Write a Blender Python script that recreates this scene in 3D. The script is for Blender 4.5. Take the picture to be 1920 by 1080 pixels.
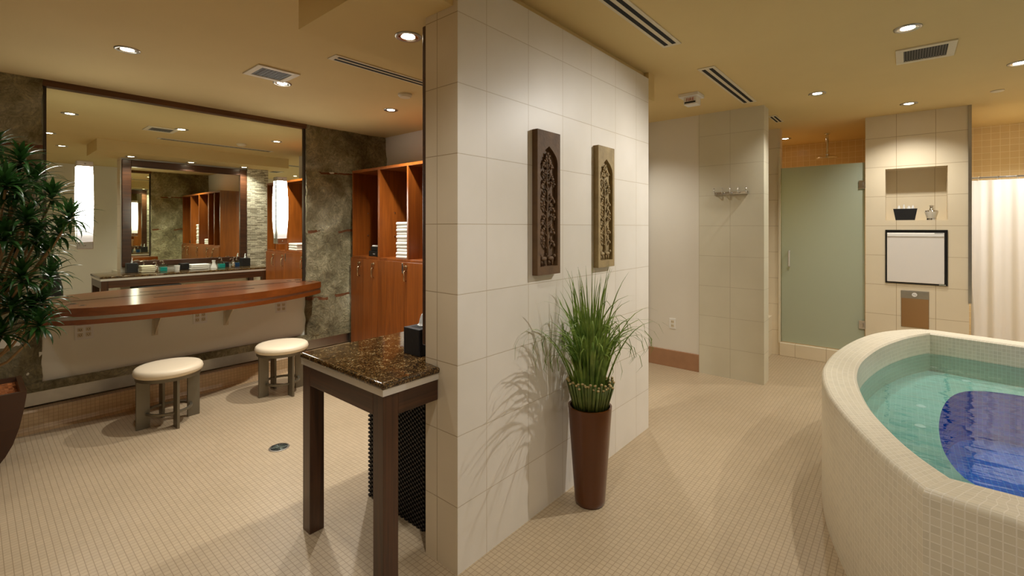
import bpy, bmesh, math, random
from mathutils import Vector, Matrix, noise
PI = math.pi
S = bpy.context.scene
C = S.collection
for o in list(bpy.data.objects): bpy.data.objects.remove(o)

# ---------------------------------------------------------------- camera
cd = bpy.data.cameras.new('camera'); cam = bpy.data.objects.new('camera', cd); C.objects.link(cam)
cam.location = (0, 0, 1.55); cam.rotation_euler = (PI/2, 0, math.asin(.6483))
cd.sensor_width = 36; cd.lens = 869/1920*36; cd.shift_y = -114/1920; cd.clip_start = .02
S.camera = cam
# ---------------------------------------------------------------- world, view
w = bpy.data.worlds.new('world'); S.world = w; w.use_nodes = True
w.node_tree.nodes['Background'].inputs[0].default_value = (1, .85, .62, 1)
w.node_tree.nodes['Background'].inputs[1].default_value = 0.0
S.view_settings.view_transform = 'Standard'; S.view_settings.look = 'None'
S.view_settings.exposure = 0.06; S.view_settings.gamma = 1; S.view_settings.use_curve_mapping = False
S.cycles.max_bounces = 10; S.cycles.diffuse_bounces = 6; S.cycles.glossy_bounces = 7
S.cycles.transparent_max_bounces = 8; S.cycles.caustics_reflective = False; S.cycles.caustics_refractive = False
S.cycles.sample_clamp_indirect = 6
SPOT_W = 70; WARM = (1, .965, .90); SCONCE_E = 38.0; LENS_E = 22

# ---------------------------------------------------------------- material helpers
def lin(c):
    return tuple((x/12.92 if x <= .04045 else ((x+.055)/1.055)**2.4) for x in [v/255 for v in c[:3]]) + (1,)
class NT:
    def __init__(s, name):
        s.m = bpy.data.materials.new(name); s.m.use_nodes = True; s.t = s.m.node_tree; s.t.nodes.clear()
        s.out = s.t.nodes.new('ShaderNodeOutputMaterial')
    def n(s, typ, **k):
        x = s.t.nodes.new('ShaderNode'+typ)
        for a, b in k.items():
            if a.startswith('i_'):
                key = a[2:].replace('_', ' ')
                x.inputs[key].default_value = b
            else: setattr(x, a, b)
        return x
    def l(s, a, b): s.t.links.new(a, b)
    def ramp(s, fac, stops):
        r = s.n('ValToRGB'); e = r.color_ramp.elements
        while len(e) < len(stops): e.new(.5)
        for i, (p, c) in enumerate(stops): e[i].position = p; e[i].color = c
        s.l(fac, r.inputs[0]); return r.outputs[0]
    def prin(s, **k):
        p = s.n('BsdfPrincipled'); s.l(p.outputs[0], s.out.inputs[0])
        for a, b in k.items(): p.inputs[a.replace('_', ' ')].default_value = b
        return p
    def bump(s, h, p, strength, dist):
        b = s.n('Bump'); b.inputs['Strength'].default_value = strength; b.inputs['Distance'].default_value = dist
        s.l(h, b.inputs['Height']); s.l(b.outputs[0], p.inputs['Normal'])
    def noise(s, scale, detail=4, vec=None, rough=.5, dist=0):
        x = s.n('TexNoise'); x.inputs['Scale'].default_value = scale; x.inputs['Detail'].default_value = detail
        x.inputs['Roughness'].default_value = rough; x.inputs['Distortion'].default_value = dist
        if vec is None:
            tc = s.n('TexCoord'); vec = tc.outputs['Object']
        s.l(vec, x.inputs['Vector']); return x
    def mix(s, fac, a, b, typ='MIX'):
        x = s.n('Mix', data_type='RGBA', blend_type=typ)
        for v, i in ((fac, 0), (a, 6), (b, 7)):
            if hasattr(v, 'is_output'): s.l(v, x.inputs[i])
            else: x.inputs[i].default_value = v
        return x.outputs[2]
def mat(name, col, rough=.5, metal=0, var=0, vs=6, bump=0, bs=60, coat=0, spec=.5, emit=0, sheen=0):
    t = NT(name); c = lin(col)
    p = t.prin(Base_Color=c, Roughness=rough, Metallic=metal, Coat_Weight=coat, Specular_IOR_Level=spec, Sheen_Weight=sheen)
    if var:
        n = t.noise(vs, 5); a = tuple(x*(1-var) for x in c[:3])+(1,); b = tuple(min(1, x*(1+var)) for x in c[:3])+(1,)
        t.l(t.ramp(n.outputs[0], [(.3, a), (.7, b)]), p.inputs['Base Color'])
    if bump: t.bump(t.noise(bs, 3).outputs[0], p, bump, .004)
    if emit:
        p.inputs['Emission Color'].default_value = c; p.inputs['Emission Strength'].default_value = emit
    return t.m
def tile(name, w, h, col, grout, mort=.002, ox=0, oy=0, rough=.35, var=.05, bump=.4, cloud=.08, spec=.5, offset=0, rand=.06):
    t = NT(name); p = t.prin(Roughness=rough, Specular_IOR_Level=spec)
    uv = t.n('UVMap'); mp = t.n('Mapping'); t.l(uv.outputs[0], mp.inputs[0]); mp.inputs['Location'].default_value = (-ox, -oy, 0)
    b = t.n('TexBrick', offset=offset, squash=1); t.l(mp.outputs[0], b.inputs['Vector'])
    c = lin(col); c2 = tuple(x*(1-rand*2) for x in c[:3])+(1,)
    for k, v in (('Scale', 1), ('Brick Width', w), ('Row Height', h), ('Mortar Size', mort), ('Mortar Smooth', .2), ('Bias', 0)): b.inputs[k].default_value = v
    b.inputs['Color1'].default_value = c; b.inputs['Color2'].default_value = c2; b.inputs['Mortar'].default_value = lin(grout)
    n = t.noise(2.2, 6); cl = t.ramp(n.outputs[0], [(.3, (1-cloud*1.5, 1-cloud*1.6, 1-cloud*2, 1)), (.7, (1, 1, 1, 1))])
    t.l(t.mix(1.0, b.outputs[0], cl, 'MULTIPLY'), p.inputs['Base Color'])
    inv = t.n('Math', operation='SUBTRACT'); inv.inputs[0].default_value = 1; t.l(b.outputs['Fac'], inv.inputs[1])
    t.bump(inv.outputs[0], p, bump, .002)
    return t.m
def wood(name, c1, c2, axis=2, scale=1., rough=.35, coat=.25, fine=28):
    t = NT(name); p = t.prin(Roughness=rough, Coat_Weight=coat, Coat_Roughness=.15)
    tc = t.n('TexCoord'); mp = t.n('Mapping'); t.l(tc.outputs['Object'], mp.inputs[0])
    sc = [fine*scale]*3; sc[axis] = 1.3*scale; mp.inputs['Scale'].default_value = sc
    n = t.noise(1, 6, mp.outputs[0], .6, 1.2)
    mp2 = t.n('Mapping'); t.l(tc.outputs['Object'], mp2.inputs[0]); s2 = [5*scale]*3; s2[axis] = .8*scale; mp2.inputs['Scale'].default_value = s2
    n2 = t.noise(1, 3, mp2.outputs[0], .5, .8)
    a = t.ramp(n.outputs[0], [(.3, lin(c1)), (.72, lin(c2))])
    b = t.ramp(n2.outputs[0], [(.3, (.72, .7, .68, 1)), (.7, (1, 1, 1, 1))])
    t.l(t.mix(1.0, a, b, 'MULTIPLY'), p.inputs['Base Color']); t.bump(n.outputs[0], p, .08, .002)
    return t.m
def granite(name):
    t = NT(name); p = t.prin(Roughness=.08, Specular_IOR_Level=.6)
    v = t.n('TexVoronoi'); v.inputs['Scale'].default_value = 210; tc = t.n('TexCoord'); t.l(tc.outputs['Object'], v.inputs['Vector'])
    sep = t.n('SeparateColor'); t.l(v.outputs['Color'], sep.inputs[0])
    n = t.noise(28, 5)
    m = t.n('Math', operation='MULTIPLY_ADD'); t.l(sep.outputs[0], m.inputs[0]); m.inputs[1].default_value = .55
    mm = t.n('Math', operation='MULTIPLY'); t.l(n.outputs[0], mm.inputs[0]); mm.inputs[1].default_value = .55; t.l(mm.outputs[0], m.inputs[2])
    t.l(t.ramp(m.outputs[0], [(.2, lin((16, 13, 8))), (.42, lin((44, 31, 16))), (.6, lin((74, 50, 24))), (.76, lin((104, 76, 40))), (.88, lin((160, 140, 100)))]), p.inputs['Base Color'])
    return t.m
def concrete(name):
    t = NT(name); p = t.prin(Roughness=.85)
    n1 = t.noise(2.4, 9, None, .62, .6); n2 = t.noise(9, 9, None, .75, 3.5)
    a = t.ramp(n1.outputs[0], [(.32, lin((118, 108, 78))), (.45, lin((168, 157, 120))), (.57, lin((204, 194, 156))), (.7, lin((240, 232, 200)))])
    b = t.ramp(n2.outputs[0], [(.34, (.62, .60, .52, 1)), (.5, (1.0, 1.0, .97, 1)), (.62, (1.35, 1.34, 1.28, 1))])
    col = t.mix(1.0, a, b, 'MULTIPLY')
    # rusty cracks between the pours at fixed heights
    tc = t.n('TexCoord'); sp = t.n('SeparateXYZ'); t.l(tc.outputs['Object'], sp.inputs[0]); n3 = t.noise(3.5, 4)
    n4 = t.noise(5, 2)
    tot = None
    for z, wdt in ((.74, .014), (1.50, .013), (2.18, .011)):
        d = t.n('Math', operation='MULTIPLY_ADD'); t.l(n3.outputs[0], d.inputs[0]); d.inputs[1].default_value = .09; d.inputs[2].default_value = -z-.045
        e = t.n('Math', operation='ADD'); t.l(sp.outputs[2], e.inputs[0]); t.l(d.outputs[0], e.inputs[1])
        ab = t.n('Math', operation='ABSOLUTE'); t.l(e.outputs[0], ab.inputs[0])
        lt = t.n('Math', operation='LESS_THAN'); t.l(ab.outputs[0], lt.inputs[0]); lt.inputs[1].default_value = wdt
        if tot is None: tot = lt.outputs[0]
        else:
            ad = t.n('Math', operation='MAXIMUM'); t.l(tot, ad.inputs[0]); t.l(lt.outputs[0], ad.inputs[1]); tot = ad.outputs[0]
    g = t.n('Math', operation='GREATER_THAN'); t.l(n4.outputs[0], g.inputs[0]); g.inputs[1].default_value = .43
    f = t.n('Math', operation='MULTIPLY'); t.l(tot, f.inputs[0]); t.l(g.outputs[0], f.inputs[1])
    t.l(t.mix(f.outputs[0], col, lin((150, 92, 48))), p.inputs['Base Color'])
    s = t.n('Math', operation='ADD'); t.l(n1.outputs[0], s.inputs[0]); t.l(n2.outputs[0], s.inputs[1]); t.bump(s.outputs[0], p, 1.0, .09)
    return t.m
def stacked_stone(name):
    t = NT(name); p = t.prin(Roughness=.6)
    uv = t.n('UVMap'); b = t.n('TexBrick', offset=.37, squash=1.6); b.squash_frequency = 3; t.l(uv.outputs[0], b.inputs['Vector'])
    for k, v in (('Scale', 1), ('Brick Width', .075), ('Row Height', .0155), ('Mortar Size', .0016), ('Mortar Smooth', .1), ('Bias', -.15)): b.inputs[k].default_value = v
    b.inputs['Color1'].default_value = lin((236, 228, 205)); b.inputs['Color2'].default_value = lin((120, 108, 84)); b.inputs['Mortar'].default_value = lin((60, 50, 36))
    t.l(b.outputs[0], p.inputs['Base Color']); inv = t.n('Math', operation='SUBTRACT'); inv.inputs[0].default_value = 1; t.l(b.outputs['Fac'], inv.inputs[1]); t.bump(inv.outputs[0], p, .8, .006)
    return t.m
def water_mat():
    t = NT('water'); n = t.n('TexNoise'); tc = t.n('TexCoord'); mp = t.n('Mapping'); t.l(tc.outputs['Object'], mp.inputs[0])
    mp.inputs['Scale'].default_value = (1.2, 3.2, 1); n.inputs['Scale'].default_value = 3.2; n.inputs['Detail'].default_value = 2.0; t.l(mp.outputs[0], n.inputs['Vector'])
    b = t.n('Bump'); b.inputs['Strength'].default_value = .35; b.inputs['Distance'].default_value = .02; t.l(n.outputs[0], b.inputs['Height'])
    fr = t.n('Fresnel'); fr.inputs[0].default_value = 1.42; t.l(b.outputs[0], fr.inputs['Normal'])
    g = t.n('BsdfGlossy'); g.inputs['Roughness'].default_value = .015; t.l(b.outputs[0], g.inputs['Normal'])
    tr = t.n('BsdfTransparent'); tr.inputs[0].default_value = (.66, .91, .89, 1)
    m = t.n('MixShader'); t.l(fr.outputs[0], m.inputs[0]); t.l(tr.outputs[0], m.inputs[1]); t.l(g.outputs[0], m.inputs[2]); t.l(m.outputs[0], t.out.inputs[0])
    return t.m
def frosted(name, col, trans=.5):
    t = NT(name); d = t.n('BsdfDiffuse'); d.inputs[0].default_value = lin(col); tl = t.n('BsdfTranslucent'); tl.inputs[0].default_value = lin(col)
    m = t.n('MixShader'); m.inputs[0].default_value = trans; t.l(d.outputs[0], m.inputs[1]); t.l(tl.outputs[0], m.inputs[2])
    g = t.n('BsdfGlossy'); g.inputs['Roughness'].default_value = .35; m2 = t.n('MixShader'); m2.inputs[0].default_value = .06
    t.l(m.outputs[0], m2.inputs[1]); t.l(g.outputs[0], m2.inputs[2]); t.l(m2.outputs[0], t.out.inputs[0]); return t.m
def leafmat(name, c1, c2):
    t = NT(name); p = t.prin(Roughness=.32, Specular_IOR_Level=.5); n = t.noise(14, 2)
    t.l(t.ramp(n.outputs[0], [(.35, lin(c1)), (.65, lin(c2))]), p.inputs['Base Color'])
    tl = t.n('BsdfTranslucent'); tl.inputs[0].default_value = lin(c2); m = t.n('MixShader'); m.inputs[0].default_value = .2
    t.l(p.outputs[0], m.inputs[1]); t.l(tl.outputs[0], m.inputs[2]); t.l(m.outputs[0], t.out.inputs[0]); return t.m
def clearglass(name, tint=(.9, 1, .96, 1)):
    t = NT(name); fr = t.n('Fresnel'); fr.inputs[0].default_value = 1.5; g = t.n('BsdfGlossy'); g.inputs['Roughness'].default_value = .02
    tr = t.n('BsdfTransparent'); tr.inputs[0].default_value = tint; m = t.n('MixShader')
    t.l(fr.outputs[0], m.inputs[0]); t.l(tr.outputs[0], m.inputs[1]); t.l(g.outputs[0], m.inputs[2]); t.l(m.outputs[0], t.out.inputs[0]); return t.m

TP = .3203
M = dict(
 ceil=mat('ceiling_paint', (216, 192, 136), .9, var=.02, vs=2),
 paint=mat('wall_paint', (224, 218, 204), .85, var=.02, vs=2),
 paint_w=mat('pale_wall_paint', (238, 236, 222), .8),
 floor=tile('floor_mosaic', .027, .027, (186, 166, 136), (150, 130, 102), .0016, rough=.38, cloud=.05, rand=.04, bump=.25),
 wtile=tile('stone_tile', TP, .316, (230, 224, 214), (200, 188, 168), .0020, ox=1.600, oy=1.564, rough=.4, cloud=.07, rand=.02, bump=.5),
 wtile_x=tile('stone_tile_end', .62, .316, (226, 212, 186), (182, 162, 130), .0022, ox=.2, oy=1.564, rough=.4, cloud=.07, rand=.02, bump=.5),
 stile=tile('stub_tile', .311, .316, (214, 208, 186), (184, 174, 148), .002, ox=-1.066, oy=1.564, rough=.4, cloud=.06, rand=.01, bump=.4),
 ntile=tile('niche_tile', .309, .316, (226, 212, 184), (180, 158, 124), .0022, ox=-.083, oy=1.564, rough=.4, cloud=.05, rand=.01, bump=.5),
 ytile=tile('shower_tile', .076, .076, (224, 200, 152), (238, 222, 184), .003, rough=.25, cloud=.04, rand=.02, bump=.4),
 tub=tile('tub_mosaic', .027, .027, (226, 216, 192), (238, 230, 212), .0019, rough=.3, cloud=.04, rand=.05, bump=.5),
 tubin=tile('basin_mosaic', .027, .027, (178, 206, 196), (196, 216, 206), .0018, rough=.3, cloud=.04, rand=.05, bump=.3),
 blue=tile('blue_mosaic', .027, .027, (14, 104, 224), (70, 140, 226), .0018, rough=.25, cloud=.1, rand=.12, bump=.3),
 cove=tile('cove_mosaic', .027, .027, (206, 176, 134), (176, 146, 108), .0016, rough=.4, cloud=.05, rand=.05),
 base=mat('brown_base_tile', (164, 122, 88), .5, var=.08, vs=9),
 mirror=mat('mirror_silver', (248, 252, 238), 0.0, 1),
 chrome=mat('chrome', (225, 225, 225), .12, 1), steel=mat('brushed_steel', (176, 172, 164), .32, 1, var=.05, vs=20),
 bronze=mat('dark_bronze', (60, 50, 38), .45, .4), black=mat('black_plastic', (14, 14, 15), .35), blackb=mat('black_leatherette', (26, 26, 28), .45, bump=.2),
 header=wood('bronze_header', (84, 52, 22), (124, 80, 36), 1, rough=.5, coat=0),
 mahog=wood('mahogany_v', (122, 62, 18), (158, 86, 26), 2), mahogh=wood('mahogany_h', (108, 54, 16), (132, 70, 26), 1, rough=.3, coat=.35),
 mahogi=wood('mahogany_inside', (110, 50, 16), (142, 66, 22), 2),
 dwood=wood('dark_ash_v', (50, 28, 15), (92, 56, 33), 2, fine=40), dwoodh=wood('dark_ash_h', (50, 28, 15), (96, 58, 34), 0, fine=30), dwoody=wood('dark_ash_y', (50, 28, 15), (92, 56, 33), 1, fine=40),
 granite=granite('brown_granite'), concrete=concrete('rough_concrete'), stone=stacked_stone('stacked_stone'),
 stool=mat('stool_metal', (120, 112, 94), .42, .55), seat=mat('cream_leather', (238, 222, 192), .42, var=.02, bump=.05, bs=90),
 white=mat('white_cotton', (240, 238, 230), .95, bump=.5, bs=220, sheen=.3), cream=mat('cream_cotton', (222, 214, 184), .95, bump=.5, bs=220),
 whitep=mat('white_plastic', (232, 230, 224), .4), enamel=mat('white_enamel', (226, 220, 212), .3), paper=mat('tissue_paper', (245, 245, 242), .9),
 water=water_mat(), door=frosted('frosted_glass', (206, 216, 196), .5), curtain=frosted('curtain_fabric', (240, 238, 232), .6),
 glass=clearglass('clear_glass'), edgeglass=clearglass('green_edge_glass', (.72, .9, .8, 1)),
 tealg=mat('teal_liquid', (24, 150, 140), .15, spec=.7), blueg=mat('blue_liquid', (20, 70, 110), .12, spec=.7),
 potr=mat('copper_brown_glaze', (88, 44, 6), .28, .15, var=.06, vs=5, coat=.4), potl=mat('brown_lacquer', (68, 36, 14), .35, .1, var=.08, vs=4, coat=.3),
 bark=mat('bark_mulch', (156, 92, 44), .9, var=.4, vs=40, bump=.8), soil=mat('soil', (44, 34, 22), .95, var=.3, vs=30),
 stem=mat('tan_stem', (150, 122, 84), .7, var=.2, vs=20, bump=.4), leaf=leafmat('dracaena_leaf', (26, 58, 26), (56, 98, 42)),
 leaf2=leafmat('grass_blade', (76, 106, 38), (136, 160, 74)), stalk=mat('green_stalk', (86, 98, 40), .5, var=.25, vs=30), stalktop=mat('stalk_cut', (178, 158, 108), .8),
 carve1=mat('dark_carved_wood', (98, 72, 44), .7, var=.22, vs=14, bump=.5, bs=60), carve2=mat('pale_carved_wood', (150, 130, 90), .7, var=.2, vs=14, bump=.5, bs=60),
 wick=mat('dark_wicker', (26, 18, 12), .5), vent=mat('vent_paint', (216, 204, 176), .6), dark=mat('slot_black', (10, 9, 8), .8), mesh=mat('grille_grey', (92, 88, 78), .6),
 lens=mat('lamp_lens', (255, 240, 214), .5, emit=LENS_E), red=mat('red_print', (170, 50, 30), .6), sconce=mat('lit_sconce_glass', (255, 248, 232), .4, emit=SCONCE_E),
 grey=mat('grey_print', (150, 150, 150), .6), reflect_steel=mat('steel_painted_reflection', (184, 150, 112), .28, 1), brass=mat('brass_nickel', (206, 186, 150), .25, 1), band=mat('bright_aluminium', (226, 222, 216), .3, .55), lightmetal=mat('panel_grey', (170, 165, 150), .4, .5),
)

_t = NT('lit_sconce_glass2'); _p = _t.prin(Base_Color=lin((250, 246, 236)), Roughness=.3); _tc = _t.n('TexCoord'); _sp = _t.n('SeparateXYZ'); _t.l(_tc.outputs['Object'], _sp.inputs[0])
_mr = _t.n('MapRange', interpolation_type='SMOOTHERSTEP'); _t.l(_sp.outputs[2], _mr.inputs[0])
for _i, _v in ((1, 1.44), (2, 1.84), (3, .35), (4, SCONCE_E)): _mr.inputs[_i].default_value = _v
_p.inputs['Emission Color'].default_value = (1, .96, .88, 1); _t.l(_mr.outputs[0], _p.inputs['Emission Strength']); M['sconce'] = _t.m
# ---------------------------------------------------------------- mesh helpers
def BM(): return bmesh.new()
def box(bm, x0, x1, y0, y1, z0, z1, bev=0, seg=2):
    vs = [bm.verts.new(p) for p in ((x0,y0,z0),(x1,y0,z0),(x1,y1,z0),(x0,y1,z0),(x0,y0,z1),(x1,y0,z1),(x1,y1,z1),(x0,y1,z1))]
    fs = [bm.faces.new([vs[i] for i in q]) for q in ((0,3,2,1),(4,5,6,7),(0,1,5,4),(1,2,6,5),(2,3,7,6),(3,0,4,7))]
    if bev:
        es = set(e for f in fs for e in f.edges)
        bmesh.ops.bevel(bm, geom=list(es), offset=bev, segments=seg, affect='EDGES', profile=.5)
    return vs
def prism(bm, pts, a, b, axis=2):
    # polygon pts (2D) extruded along axis from a to b
    def P(p, t): return {2: (p[0], p[1], t), 0: (t, p[0], p[1]), 1: (p[0], t, p[1])}[axis]
    A = [bm.verts.new(P(p, a)) for p in pts]; B = [bm.verts.new(P(p, b)) for p in pts]
    n = len(pts); bm.faces.new(A[::-1]); bm.faces.new(B)
    for i in range(n): bm.faces.new((A[i], A[(i+1) % n], B[(i+1) % n], B[i]))
def lathe(bm, prof, cx=0, cy=0, seg=32, cap=True, axis=2, cz=0):
    rings = []
    for r, z in prof:
        ring = []
        for i in range(seg):
            a = 2*PI*i/seg; c, s = r*math.cos(a), r*math.sin(a)
            if axis == 2: p = (cx+c, cy+s, cz+z)
            elif axis == 0: p = (cx+z, cy+c, cz+s)
            else: p = (cx+c, cy+z, cz+s)
            ring.append(bm.verts.new(p))
        rings.append(ring)
    for a, b in zip(rings, rings[1:]):
        for i in range(seg): bm.faces.new((a[i], a[(i+1) % seg], b[(i+1) % seg], b[i]))
    if cap:
        bm.faces.new(rings[0][::-1]); bm.faces.new(rings[-1])
def tube(bm, pts, r, seg=8, cap=True, r1=None):
    pts = [Vector(p) for p in pts]; n = len(pts); rings = []; up = Vector((0, 0, 1))
    prev = None
    for i, p in enumerate(pts):
        d = (pts[min(i+1, n-1)]-pts[max(i-1, 0)]).normalized()
        if prev is None:
            u = d.cross(up) if abs(d.z) < .95 else d.cross(Vector((1, 0, 0)))
        else: u = prev-d*prev.dot(d)
        u.normalize(); prev = u; v = d.cross(u)
        rr = r if r1 is None else r+(r1-r)*i/(n-1)
        rings.append([bm.verts.new(p+(u*math.cos(2*PI*k/seg)+v*math.sin(2*PI*k/seg))*rr) for k in range(seg)])
    for a, b in zip(rings, rings[1:]):
        for k in range(seg): bm.faces.new((a[k], a[(k+1) % seg], b[(k+1) % seg], b[k]))
    if cap: bm.faces.new(rings[0][::-1]); bm.faces.new(rings[-1])
def ell(bm, c, r, seg=10, rings=6, rot=None):
    vs = bmesh.ops.create_uvsphere(bm, u_segments=seg, v_segments=rings, radius=1)['verts']
    for v in vs:
        q = Vector((v.co.x*r[0], v.co.y*r[1], v.co.z*r[2]))
        if rot is not None: q = rot @ q
        v.co = q+Vector(c)
def ribbon(bm, pts, w, side=None, fold=0):
    # tapered leaf ribbon with a shallow fold along its middle
    pts = [Vector(p) for p in pts]; n = len(pts); rows = []
    for i, p in enumerate(pts):
        d = (pts[min(i+1, n-1)]-pts[max(i-1, 0)]).normalized(); u = d.cross(Vector((0, 0, 1)))
        if u.length < 1e-3: u = Vector((1, 0, 0))
        if side is not None: u = u.lerp(side, .4)
        u.normalize(); t = i/(n-1); ww = w*(.45+.55*math.sin(PI*min(1, t*1.6)/1.0) if t < .31 else 1)*(1-t**2.2)+.0004
        nn = u.cross(d)
        rows.append([bm.verts.new(p-u*ww/2+nn*fold*ww), bm.verts.new(p), bm.verts.new(p+u*ww/2+nn*fold*ww)])
    for a, b in zip(rows, rows[1:]):
        for k in range(2): bm.faces.new((a[k], a[k+1], b[k+1], b[k]))
def boxuv(bm):
    L = bm.loops.layers.uv.new('UVMap')
    for f in bm.faces:
        n = f.normal; a = max(range(3), key=lambda i: abs(n[i]))
        for l in f.loops:
            c = l.vert.co; l[L].uv = (c.y, c.z) if a == 0 else ((c.x, c.z) if a == 1 else (c.x, c.y))
def obj(name, bm, m, parent=None, smooth=False, uv=True):
    bm.normal_update()
    if uv is True: bmesh.ops.recalc_face_normals(bm, faces=bm.faces[:]); bm.normal_update(); boxuv(bm)
    if smooth:
        for f in bm.faces: f.smooth = True
        if smooth is not True:
            for e in bm.edges:
                if len(e.link_faces) == 2 and e.calc_face_angle(0) > smooth: e.smooth = False
    if parent is not None: 
        off = Vector(parent.location); q = parent.parent
        while q is not None: off += Vector(q.location); q = q.parent
        for v in bm.verts: v.co -= off
    me = bpy.data.meshes.new(name); bm.to_mesh(me); bm.free(); me.materials.append(M[m] if isinstance(m, str) else m)
    o = bpy.data.objects.new(name, me); C.objects.link(o)
    if parent is not None: o.parent = parent
    return o
def tag(o, label, cat, group=None):
    o['label'] = label; o['category'] = cat
    if group: o['group'] = group
    return o
def thing(name, label, cat, loc=(0, 0, 0), group=None):
    o = bpy.data.objects.new(name, None); C.objects.link(o); o.location = loc; o.empty_display_size = .1
    return tag(o, label, cat, group)
def struct(name, bm, m, parent=None, smooth=False):
    o = obj(name, bm, m, parent, smooth)
    if parent is None: o['kind'] = 'structure'
    return o
def dup(root, loc, label=None, rz=None, group=None):
    def cp(o, par):
        c = o.copy(); C.objects.link(c)
        if par is not None: c.parent = par
        for ch in list(o.children): cp(ch, c)
        return c
    r = cp(root, None); r.location = loc
    if rz is not None: r.rotation_euler[2] = rz
    if label: r['label'] = label
    if group: r['group'] = group
    return r
def SB(name, m, *b, bev=0):
    bm = BM()
    for q in b: box(bm, *q, bev=bev)
    return struct(name, bm, m)
def OB(name, m, parent, *b, bev=0, smooth=False):
    bm = BM()
    for q in b: box(bm, *q, bev=bev)
    return obj(name, bm, m, parent, smooth)
A40 = math.radians(40)

# ================================================================= SETTING
SB('floor', 'floor', (-5.4, 1.95, -1.75, 8.1, -.1, 0))
SB('ceiling_main', 'ceil', (-5.4, 1.95, -1.75, 8.1, 2.75, 2.9))
SB('ceiling_dressing_area', 'ceil', (-5.3, -1.56, -1.7, 3.6, 2.70, 2.755))
SB('ceiling_soffit', 'ceil', (-2.33, -1.55, 1.08, 1.412, 2.545, 2.71), (-2.33, -1.744, 1.412, 3.417, 2.545, 2.71), (-2.33, -1.52, 3.417, 3.52, 2.545, 2.75))
SB('wall_left', 'paint_w', (-5.4, -5.155, -1.75, 3.60, 0, 2.72))
SB('wall_left_lower_panel', 'paint_w', (-5.16, -5.143, .36, 2.47, .33, .90))
SB('wall_dressing_end', 'paint', (-5.4, -2.78, 3.485, 3.60, 0, 2.72))
SB('wall_passage_left', 'paint', (-2.90, -2.78, 3.60, 5.10, 0, 2.76))
SB('wall_rear', 'paint', (-5.4, 1.95, -1.75, -1.6, 0, 2.76))
SB('wall_right', 'paint', (1.76, 1.95, -1.6, 8.1, 0, 2.76))
SB('wall_passage_end', 'paint', (-2.9, -1.68, 5.08, 5.27, 0, 2.76))
SB('wall_stub', 'stile', (-1.69, -1.066, 5.065, 5.265, 0, 2.76))
SB('baseboard_passage_end', 'base', (-2.78, -1.69, 5.062, 5.082, 0, .185), bev=.003)
SB('wall_shower_left', 'wtile', (-2.05, -1.9, 5.265, 8.1, 0, 2.76))
SB('wall_shower_back', 'ytile', (-1.9, 1.76, 7.85, 8.1, 0, 2.76))
SB('wall_shower_jamb', 'ntile', (-1.9, -1.17, 6.39, 6.52, 0, 2.76))
SB('wall_shower_side', 'ytile', (-.345, -.22, 6.785, 7.85, 0, 2.76))
SB('trim_shower_threshold', 'ntile', (-1.172, -.34, 6.37, 6.53, 0, .155), bev=.004)
SB('wall_low_bench', 'ntile', (-1.9, -1.253, 5.265, 6.39, 0, .47), bev=.004)
# divider wall: long tiled faces, end face and stacked stone patch on the dressing side
bm = BM(); box(bm, -1.743, -1.521, 1.413, 3.416, 0, 2.70); dv = obj('wall_divider', bm, 'wtile'); dv['kind'] = 'structure'
dv.data.materials.append(M['wtile_x']); dv.data.materials.append(M['paint'])
for p in dv.data.polygons:
    if abs(p.normal.y) > .9: p.material_index = 1
    elif p.normal.x < -.9: p.material_index = 2
SB('wall_divider_stacked_stone', 'stone', (-1.775, -1.742, 3.07, 3.412, .02, 2.545))
# niche wall built around its recesses
NX0, NX1, NY = -.345, .468, 6.39
bm = BM()
for q in ((NX0, -.174, NY, NY+.39, 0, 2.76), (.315, NX1, NY, NY+.39, 0, 2.76), (-.174, .315, NY, NY+.39, 2.172, 2.76), (-.174, .315, NY, NY+.39, 1.522, 1.624), (-.174, .315, NY, NY+.39, .886, .957), (-.174, .315, NY+.22, NY+.39, 1.624, 2.172),
          (-.174, .315, NY+.15, NY+.39, .957, 1.522), (-.174, -.045, NY, NY+.39, 0, .886), (.175, .315, NY, NY+.39, 0, .886), (-.045, .175, NY, NY+.39, 0, .505), (-.045, .175, NY+.12, NY+.39, .505, .886)): box(bm, *q)
struct('wall_niche', bm, 'ntile')
SB('trim_chrome_corner', 'steel', (.462, .486, NY-.012, NY+.02, .80, 2.75))
SB('wall_stall_side', 'ytile', (.36, .47, 6.785, 7.85, 0, 2.76))
# concrete piers with broken faces
def pier(name, y0, y1, z0, z1, rag0, rag1):
    bm = BM(); ny, nz = max(6, int((y1-y0)/.025)), int((z1-z0)/.03); g = []
    for j in range(nz+1):
        row = []
        for i in range(ny+1):
            y = y0+(y1-y0)*i/ny; z = z0+(z1-z0)*j/nz; t = i/ny
            if rag0 and t < .12: y += noise.noise((3, z*9, 1))*.014+noise.noise((3, z*30, 1))*.006
            if rag1 and t > .88: y += noise.noise((9, z*9, 1))*.014+noise.noise((9, z*30, 1))*.006
            d = noise.fractal((y*2.2, z*2.2, 7.3), .9, 2.1, 7)*.045+noise.noise((y*14, z*14, 2))*.008
            for zz in (.74, 1.50, 2.18): d -= .012*math.exp(-((z-zz+noise.noise((y*3, zz, 0))*.03)/.02)**2)
            row.append(bm.verts.new((-5.112+d, y, z)))
        g.append(row)
    for j in range(nz):
        for i in range(ny): bm.faces.new((g[j][i], g[j][i+1], g[j+1][i+1], g[j+1][i]))
    for side in (0, ny):
        bk = [bm.verts.new((-5.165, g[j][side].co.y, g[j][side].co.z)) for j in range(nz+1)]
        for j in range(nz): bm.faces.new((bk[j], g[j][side], g[j+1][side], bk[j+1]))
    return struct(name, bm, 'concrete', smooth=A40)
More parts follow.
